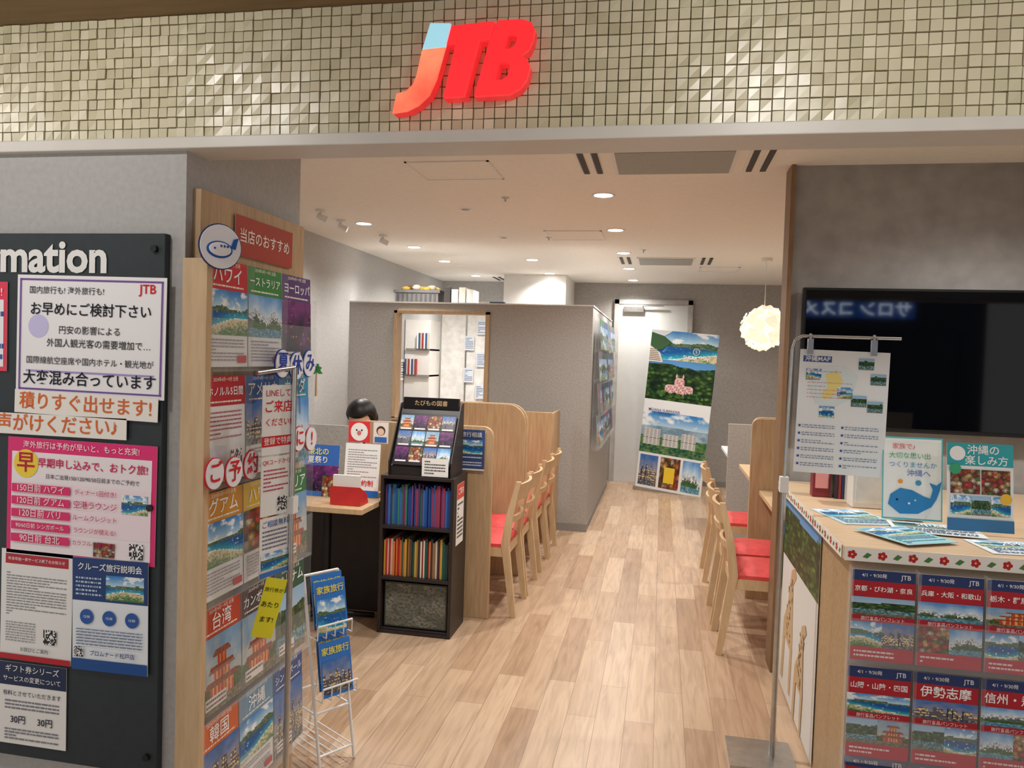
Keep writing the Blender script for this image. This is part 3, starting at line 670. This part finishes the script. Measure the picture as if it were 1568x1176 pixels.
s=Sheet(.36,.25,(60,62,60)); s.p(.02,.03,.98,.97,'stone',2); s.build('fabric_storage_insert',(-1.47,4.05,.032))
s=Sheet(.15,.34); s.r(0,.75,1,1,(220,80,70)).li(.1,.1,.9,.7,9).tx('ご案内',.5,.87,.8,(255,255,255)); s.build('side_notice',(bx1+.003,4.08,.50),rz=pi/2)
k=MB()
k.prism([(4.06,.881),(4.28,.881),(4.28,1.24),(4.23,1.24),(4.075,.95),(4.06,.93)],-1.46,-1.11,black,axis='x')
k.prism([(4.235,1.235),(4.25,1.235),(4.25,1.305),(4.24,1.305)],-1.45,-1.12,black,axis='x')
for xx in (-1.466,-1.110): k.prism([(4.04,.881),(4.28,.881),(4.28,1.28),(4.22,1.27),(4.04,.96)],xx,xx+.006,black,axis='x')
k.build('brochure_display_box')
s=Sheet(.33,.065,(22,18,22)); s.tx('たびもの図書',.5,.5,.6,(220,190,140)); s.build('display_title_card',(-1.45,4.225,1.24))
s=Sheet(.33,.31,(30,26,34))
for i in range(4):
    for j in range(3): s.p(.02+i*.245,.06+j*.31,.25+i*.245,.34+j*.31,['night','food','city','mount','temple'][(i+j*2)%5],i*3+j); s.r(.04+i*.245,.06+j*.31,.23+i*.245,.09+j*.31,(230,225,225)); s.L-=2
s.build('photo_booklets',(-1.45,4.052,.94),tilt=.47)
s=Sheet(.15,.1); s.li(.1,.1,.9,.9,5); s.build('price_card',(-1.27,4.035,.885))
k=MB(); k.box((-2.5,3.78,.70),(-1.51,4.36,.73),oakd)
k.cyl((-1.85,4.1,.03),(-1.85,4.1,.70),.03,darkm)
for a in range(4): k.tube([(-1.85,4.1,.06),(-1.85+.3*math.cos(a*pi/2+.6),4.1+.25*math.sin(a*pi/2+.6),.015)],.016,darkm)
k.box((-2.45,4.34,.0),(-1.52,4.36,.70),M('panel_dark',(50,45,44),.6))
k.build('side_table',bevel=.003)
s=Sheet(.21,.29,(60,110,190)); s.p(.0,.1,1,.6,'night',5).p(.55,.0,1,.4,'food',3).tx('東北の',.4,.86,.6,(255,240,120),b=1).tx('夏祭り',.4,.7,.6,(255,255,255),b=1); s.build('festival_brochure',(-1.97,4.03,.735),tilt=.1)
s=Sheet(.21,.30,(244,244,242)); s.li(.08,.35,.92,.9,12,(150,150,155),.35).r(0,0,1,.12,(40,110,200)).tx('ご予約制',.5,.25,.7,(210,40,50),b=1); s.build('desk_sign',(-1.755,4.10,.735),tilt=.1)
s=Sheet(.13,.12,(230,60,66)); s.disc(.5,.5,.40,(250,248,244)).disc(.38,.58,.04,(40,30,30)).disc(.62,.58,.04,(40,30,30)).disc(.5,.45,.10,(225,120,120)); s.build('mascot_card',(-1.75,4.15,1.038))
s=Sheet(.09,.12,(240,230,225)); s.disc(.5,.6,.3,(80,60,50)).disc(.5,.55,.22,(240,205,180)).r(.1,.05,.9,.3,(60,110,190)); s.build('mascot_card',(-1.60,4.15,1.038))
k=MB(); k.prism([(0,0),(.12,0),(.10,.05),(.0,.10)],0,.17,M('card_red',(200,45,45),.5),axis='x'); k.box((.01,.01,.05),(.16,.03,.16),white); k.build('leaflet_holder',(-1.72,3.85,.732))
s=Sheet(.3,.2,(60,90,160)); s.p(0,0,1,.7,'sea',3); s.build('festival_brochure',(-2.35,4.0,.735),tilt=.1)
box('desk_screen',(-2.6,4.42,0),(-1.80,4.45,1.10),wallg)
# ============================================================ RIGHT BOOTHS
k=MB()
rpan(k,.60,1.9,1.20,5.28,5.31,oak,.05,True); rpan(k,.62,1.9,1.20,5.42,5.45,oakd,.05,True)
rpan(k,.60,1.9,1.03,7.0,7.04,wallg,.01,True)
k.box((.66,4.3,.70),(1.6,5.27,.73),oakd); k.box((.66,5.46,.70),(1.6,6.6,.73),oakd); k.box((.62,7.05,.70),(1.6,8.0,.73),white)
k.box((1.0,4.3,0),(1.03,5.27,.70),oak); k.box((1.0,5.46,0),(1.03,6.6,.70),oak); k.box((1.0,7.05,0),(1.03,8,.70),oak)
k.build('consultation_booth',bevel=.003)
# ============================================================ PENDANT LAMP
k=MB(); pm=M('lamp_petal',(250,236,208),.6,emit=.75,noi=.02); lc=Vector((.92,7.5,1.90)); n=64
for i in range(n):
    z=1-2*(i+.5)/n; th=i*2.39996; r=math.sqrt(1-z*z); d=Vector((r*math.cos(th),r*math.sin(th),z))
    u=d.orthogonal().normalized(); w=d.cross(u); u=(u*math.cos(i)+w*math.sin(i)).normalized(); w=d.cross(u)
    R=.16+.03*(i%3)/2; c=lc+d*R; vs=[c]; m=10
    for j in range(m):
        a=2*pi*j/m; rr=.058*(1+.15*math.sin(3*a+i)); vs.append(c+u*rr*math.cos(a)+w*rr*math.sin(a)+d*(.022 if j%2 else .008))
    k.add(vs,[(0,j+1,(j+1)%m+1) for j in range(m)],pm,sm=True)
k.cyl(lc,(lc.x,lc.y,2.55),.003,whitem,n=6); k.cyl((lc.x,lc.y,2.52),(lc.x,lc.y,2.55),.05,whitem,n=20); k.ell(lc,(.05,.05,.06),lampm)
k.build('pendant_lamp',recalc=False)
# ============================================================ CEILING FIXTURES
ZC=2.55
def light(name,kind,loc,E,col=(1,.965,.915),size=.06,rot=(0,0,0),cone=2.6,blend=1):
    l=D.lights.new(name,kind); l.energy=E; l.color=col; l.shadow_soft_size=size
    l.spot_size=cone; l.spot_blend=blend
    o=D.objects.new(name,l); C.objects.link(o); o.location=loc; o.rotation_euler=rot; return o
dl=[(-.385,y) for y in (4.7,5.95,7.2,8.4,9.6)]+[(-2.3,5.65),(-2.3,6.88),(-2.3,7.9),(-2.3,9.3),(-1.33,7.73),(-1.33,8.95),(1.5,6.0),(1.5,8.2),(-.385,3.2),(1.5,3.2),(-1.6,3.4)]
for x,y in dl:
    k=MB(); k.lathe([(.056,-.004),(.064,-.006),(.072,-.002),(.072,.0)],(0,0,0),whitem); k.lathe([(.0001,-.003),(.057,-.004)],(0,0,0),lampm)
    k.build('recessed_downlight',(x,y,ZC))
    light('downlight_lamp','SPOT',(x,y,ZC-.03),84,size=.05)
def cassette(x,y,w,d,name='air_conditioner'):
    k=MB(); k.box((-w/2,-d/2,-.012),(w/2,d/2,0),white); k.box((-w/2+.02,-d/2+.02,-.016),(w/2-.02,d/2-.02,-.012),grill)
    for sx in (-1,1):
        for i in range(2):
            xa=sx*(w/2+.08+i*.07); k.box((xa-.014,-d/2,-.006),(xa+.014,d/2,-.001),slot); k.box((xa-.03,-d/2,-.004),(xa-.018,d/2,0),white)
    k.build(name,(x,y,ZC))
cassette(.02,3.92,.60,.46); cassette(.0,7.75,.55,.5); cassette(-1.75,9.6,.4,.4)
def hatch(x,y,w,d):
    k=MB()
    for a in ((-w/2,-d/2,w/2,-d/2+.012),(-w/2,d/2-.012,w/2,d/2),(-w/2,-d/2,-w/2+.012,d/2),(w/2-.012,-d/2,w/2,d/2)): k.box((a[0],a[1],-.006),(a[2],a[3],0),white)
    k.box((-w/2+.012,-d/2+.012,-.003),(w/2-.012,d/2-.012,0),ceilm); k.build('ceiling_access_hatch',(x,y,ZC))
hatch(-.72,6.2,.45,.45); hatch(-1.13,4.05,.45,.4); hatch(.55,8.4,.4,.4)
for x,y in ((-1.35,5.1),(-1.33,6.3)):
    k=MB(); k.lathe([(.0001,-.006),(.03,-.006),(.045,-.004),(.05,0)],(0,0,0),whitem); k.lathe([(.0001,-.008),(.028,-.0075)],(0,0,0),grill); k.build('ceiling_speaker',(x,y,ZC))
for x,y in ((-1.0,4.75),(-.95,6.3),(-.2,7.0)):
    k=MB(); k.lathe([(.025,0),(.025,-.004),(.012,-.01),(.005,-.014),(.005,-.022),(.011,-.024),(.0001,-.026)],(0,0,0),steel); k.build('sprinkler_head',(x,y,ZC))
for x,y in ((-2.40,5.1),(-2.35,6.2),(-2.42,5.5)):
    k=MB(); k.cyl((0,0,0),(0,0,-.015),.035,whitem,n=20); k.cyl((0,0,-.015),(0,0,-.045),.007,whitem); k.cyl((-.025,.0,-.04),(.04,.02,-.07),.022,whitem,n=18); k.build('ceiling_spotlight',(x,y,ZC))
# adjustable mall downlights washing the fascia
for x in (-2.5,-1.45,.3,1.5):
    k=MB(); k.lathe([(.052,-.004),(.062,-.006),(.068,0)],(0,0,0),whitem); k.lathe([(.0001,-.002),(.053,-.003)],(0,0,0),lampm); k.build('recessed_downlight',(x,.95,2.40))
    light('downlight_lamp','SPOT',(x,.95,2.375),17,size=.05,cone=2.5,rot=(.95,0,0))
# ============================================================ SEATED CLERK
def clerk(loc,rz):
    e=D.objects.new('seated_clerk',None); C.objects.link(e); e.location=loc; e.rotation_euler=(0,0,rz)
    suit=M('navy_suit',(36,40,60),.8); skin=M('skin',(226,180,150),.5,noi=.03); hair=M('black_hair',(22,18,18),.45,noi=.2,ns=60,stretch=(1,1,.2)); shirt=M('shirt_white',(235,235,235),.7)
    def sk(name,V,E,m,root=0):
        me=D.meshes.new(name); me.from_pydata([v[:3] for v in V],E,[]); me.materials.append(m)
        o=D.objects.new(name,me); C.objects.link(o); o.parent=e
        md=o.modifiers.new('skin','SKIN'); md.use_smooth_shade=True
        for i,v in enumerate(V): r=v[3]; me.skin_vertices[0].data[i].radius=(r if isinstance(r,tuple) else (r,r)); me.skin_vertices[0].data[i].use_root=(i==root)
        o.modifiers.new('sub','SUBSURF').levels=2; o.modifiers['sub'].render_levels=2
    V=[(0,0,.52,(.15,.12)),(0,-.0,.68,(.14,.10)),(0,0,.84,(.16,.11)),(0,0,.94,(.10,.08)),(0,0,.99,.05),
       (.17,0,.91,.06),(.22,-.03,.72,.045),(.19,-.22,.70,.036),(-.17,0,.91,.06),(-.22,-.03,.72,.045),(-.19,-.22,.70,.036),
       (.09,-.08,.50,.09),(.11,-.42,.50,.065),(.11,-.44,.10,.045),(-.09,-.08,.50,.09),(-.11,-.42,.50,.065),(-.11,-.44,.10,.045)]
    sk('body',V,[(0,1),(1,2),(2,3),(3,4),(3,5),(5,6),(6,7),(3,8),(8,9),(9,10),(0,11),(11,12),(12,13),(0,14),(14,15),(15,16)],suit)
    sk('neck',[(0,0,.96,.05),(0,-.03,1.06,.048)],[(0,1)],skin)
    for sx in (1,-1):
        V=[(sx*.18,-.25,.705,.026),(sx*.17,-.31,.707,.036)]; E=[(0,1)]
        for i in range(4):
            fx=sx*(.145+.018*i); L=(.055,.07,.075,.065)[i]
            n=len(V); V+=[(fx,-.335,.707,.010),(fx,-.335-L*.6,.705,.009),(fx,-.335-L,.692,.008)]; E+=[(1,n),(n,n+1),(n+1,n+2)]
        n=len(V); V+=[(sx*.145,-.28,.707,.012),(sx*.115,-.31,.705,.011),(sx*.105,-.335,.702,.009)]; E+=[(1,n),(n,n+1),(n+1,n+2)]
        sk('hand',V,E,skin,1)
        k=MB(); k.ell((sx*.11,-.50,.08),(.045,.12,.045),darkm); k.build('shoe',parent=e)
    P=Vector((0,0,1.05)); HM=Matrix.Translation(P)@Matrix.Rotation(.75,4,'X')@Matrix.Translation(-P)   # head bowed over the desk
    k=MB()
    def face(p,q):
        if p.z<0: q.x*=1-.28*p.z*p.z
        if p.y<-.6 and abs(p.x)<.25 and -.3<p.z<.15: q.y-=.018*(1-abs(p.x)*4)
        return q
    k.ell((0,-.01,1.14),(.078,.095,.115),skin,24,18,face)
    for sx in (1,-1):
        k.ell((sx*.03,-.092,1.145),(.014,.008,.007),white); k.ell((sx*.03,-.098,1.145),(.006,.004,.006),hair); k.ell((sx*.03,-.094,1.165),(.018,.006,.004),hair); k.ell((sx*.08,0,1.13),(.01,.02,.03),skin)
    k.ell((0,-.09,1.085),(.022,.008,.006),M('lips',(190,90,90),.5))
    k.build('head',parent=e,mat=HM)
    k=MB()
    def hf(p,q):
        if p.y<-.35 and p.z<.45: q.y*=.55
        return q
    k.ell((0,.012,1.155),(.105,.112,.115),hair,24,18,hf); k.ell((0,.07,1.08),(.085,.05,.10),hair)
    k.build('hair',parent=e,mat=HM)
    k=MB(); k.prism([(-.05,.99),(.05,.99),(0,.85)],-.112,-.105,shirt); k.build('shirt_front',parent=e)
clerk((-2.04,5.12,-.012),0)
k=MB(); k.box((-.23,-.22,.37),(.23,.22,.41),darkm); k.box((-.2,.2,.5),(.2,.24,.88),darkm); k.cyl((0,0,.06),(0,0,.37),.025,steel); k.box((-.02,.18,.39),(.02,.22,.6),darkm)
for a in range(5): k.tube([(0,0,.08),(.27*math.cos(a*1.257),.27*math.sin(a*1.257),.05)],.015,darkm); k.ell((.27*math.cos(a*1.257),.27*math.sin(a*1.257),.028),(.025,.025,.028),darkm)
k.build('office_chair',(-2.04,5.16,0),bevel=.004)
# ============================================================ WORLD
w=D.worlds.new('world'); S.world=w; w.use_nodes=True; bg=w.node_tree.nodes['Background']; bg.inputs[0].default_value=(1,.975,.94,1); bg.inputs[1].default_value=.8
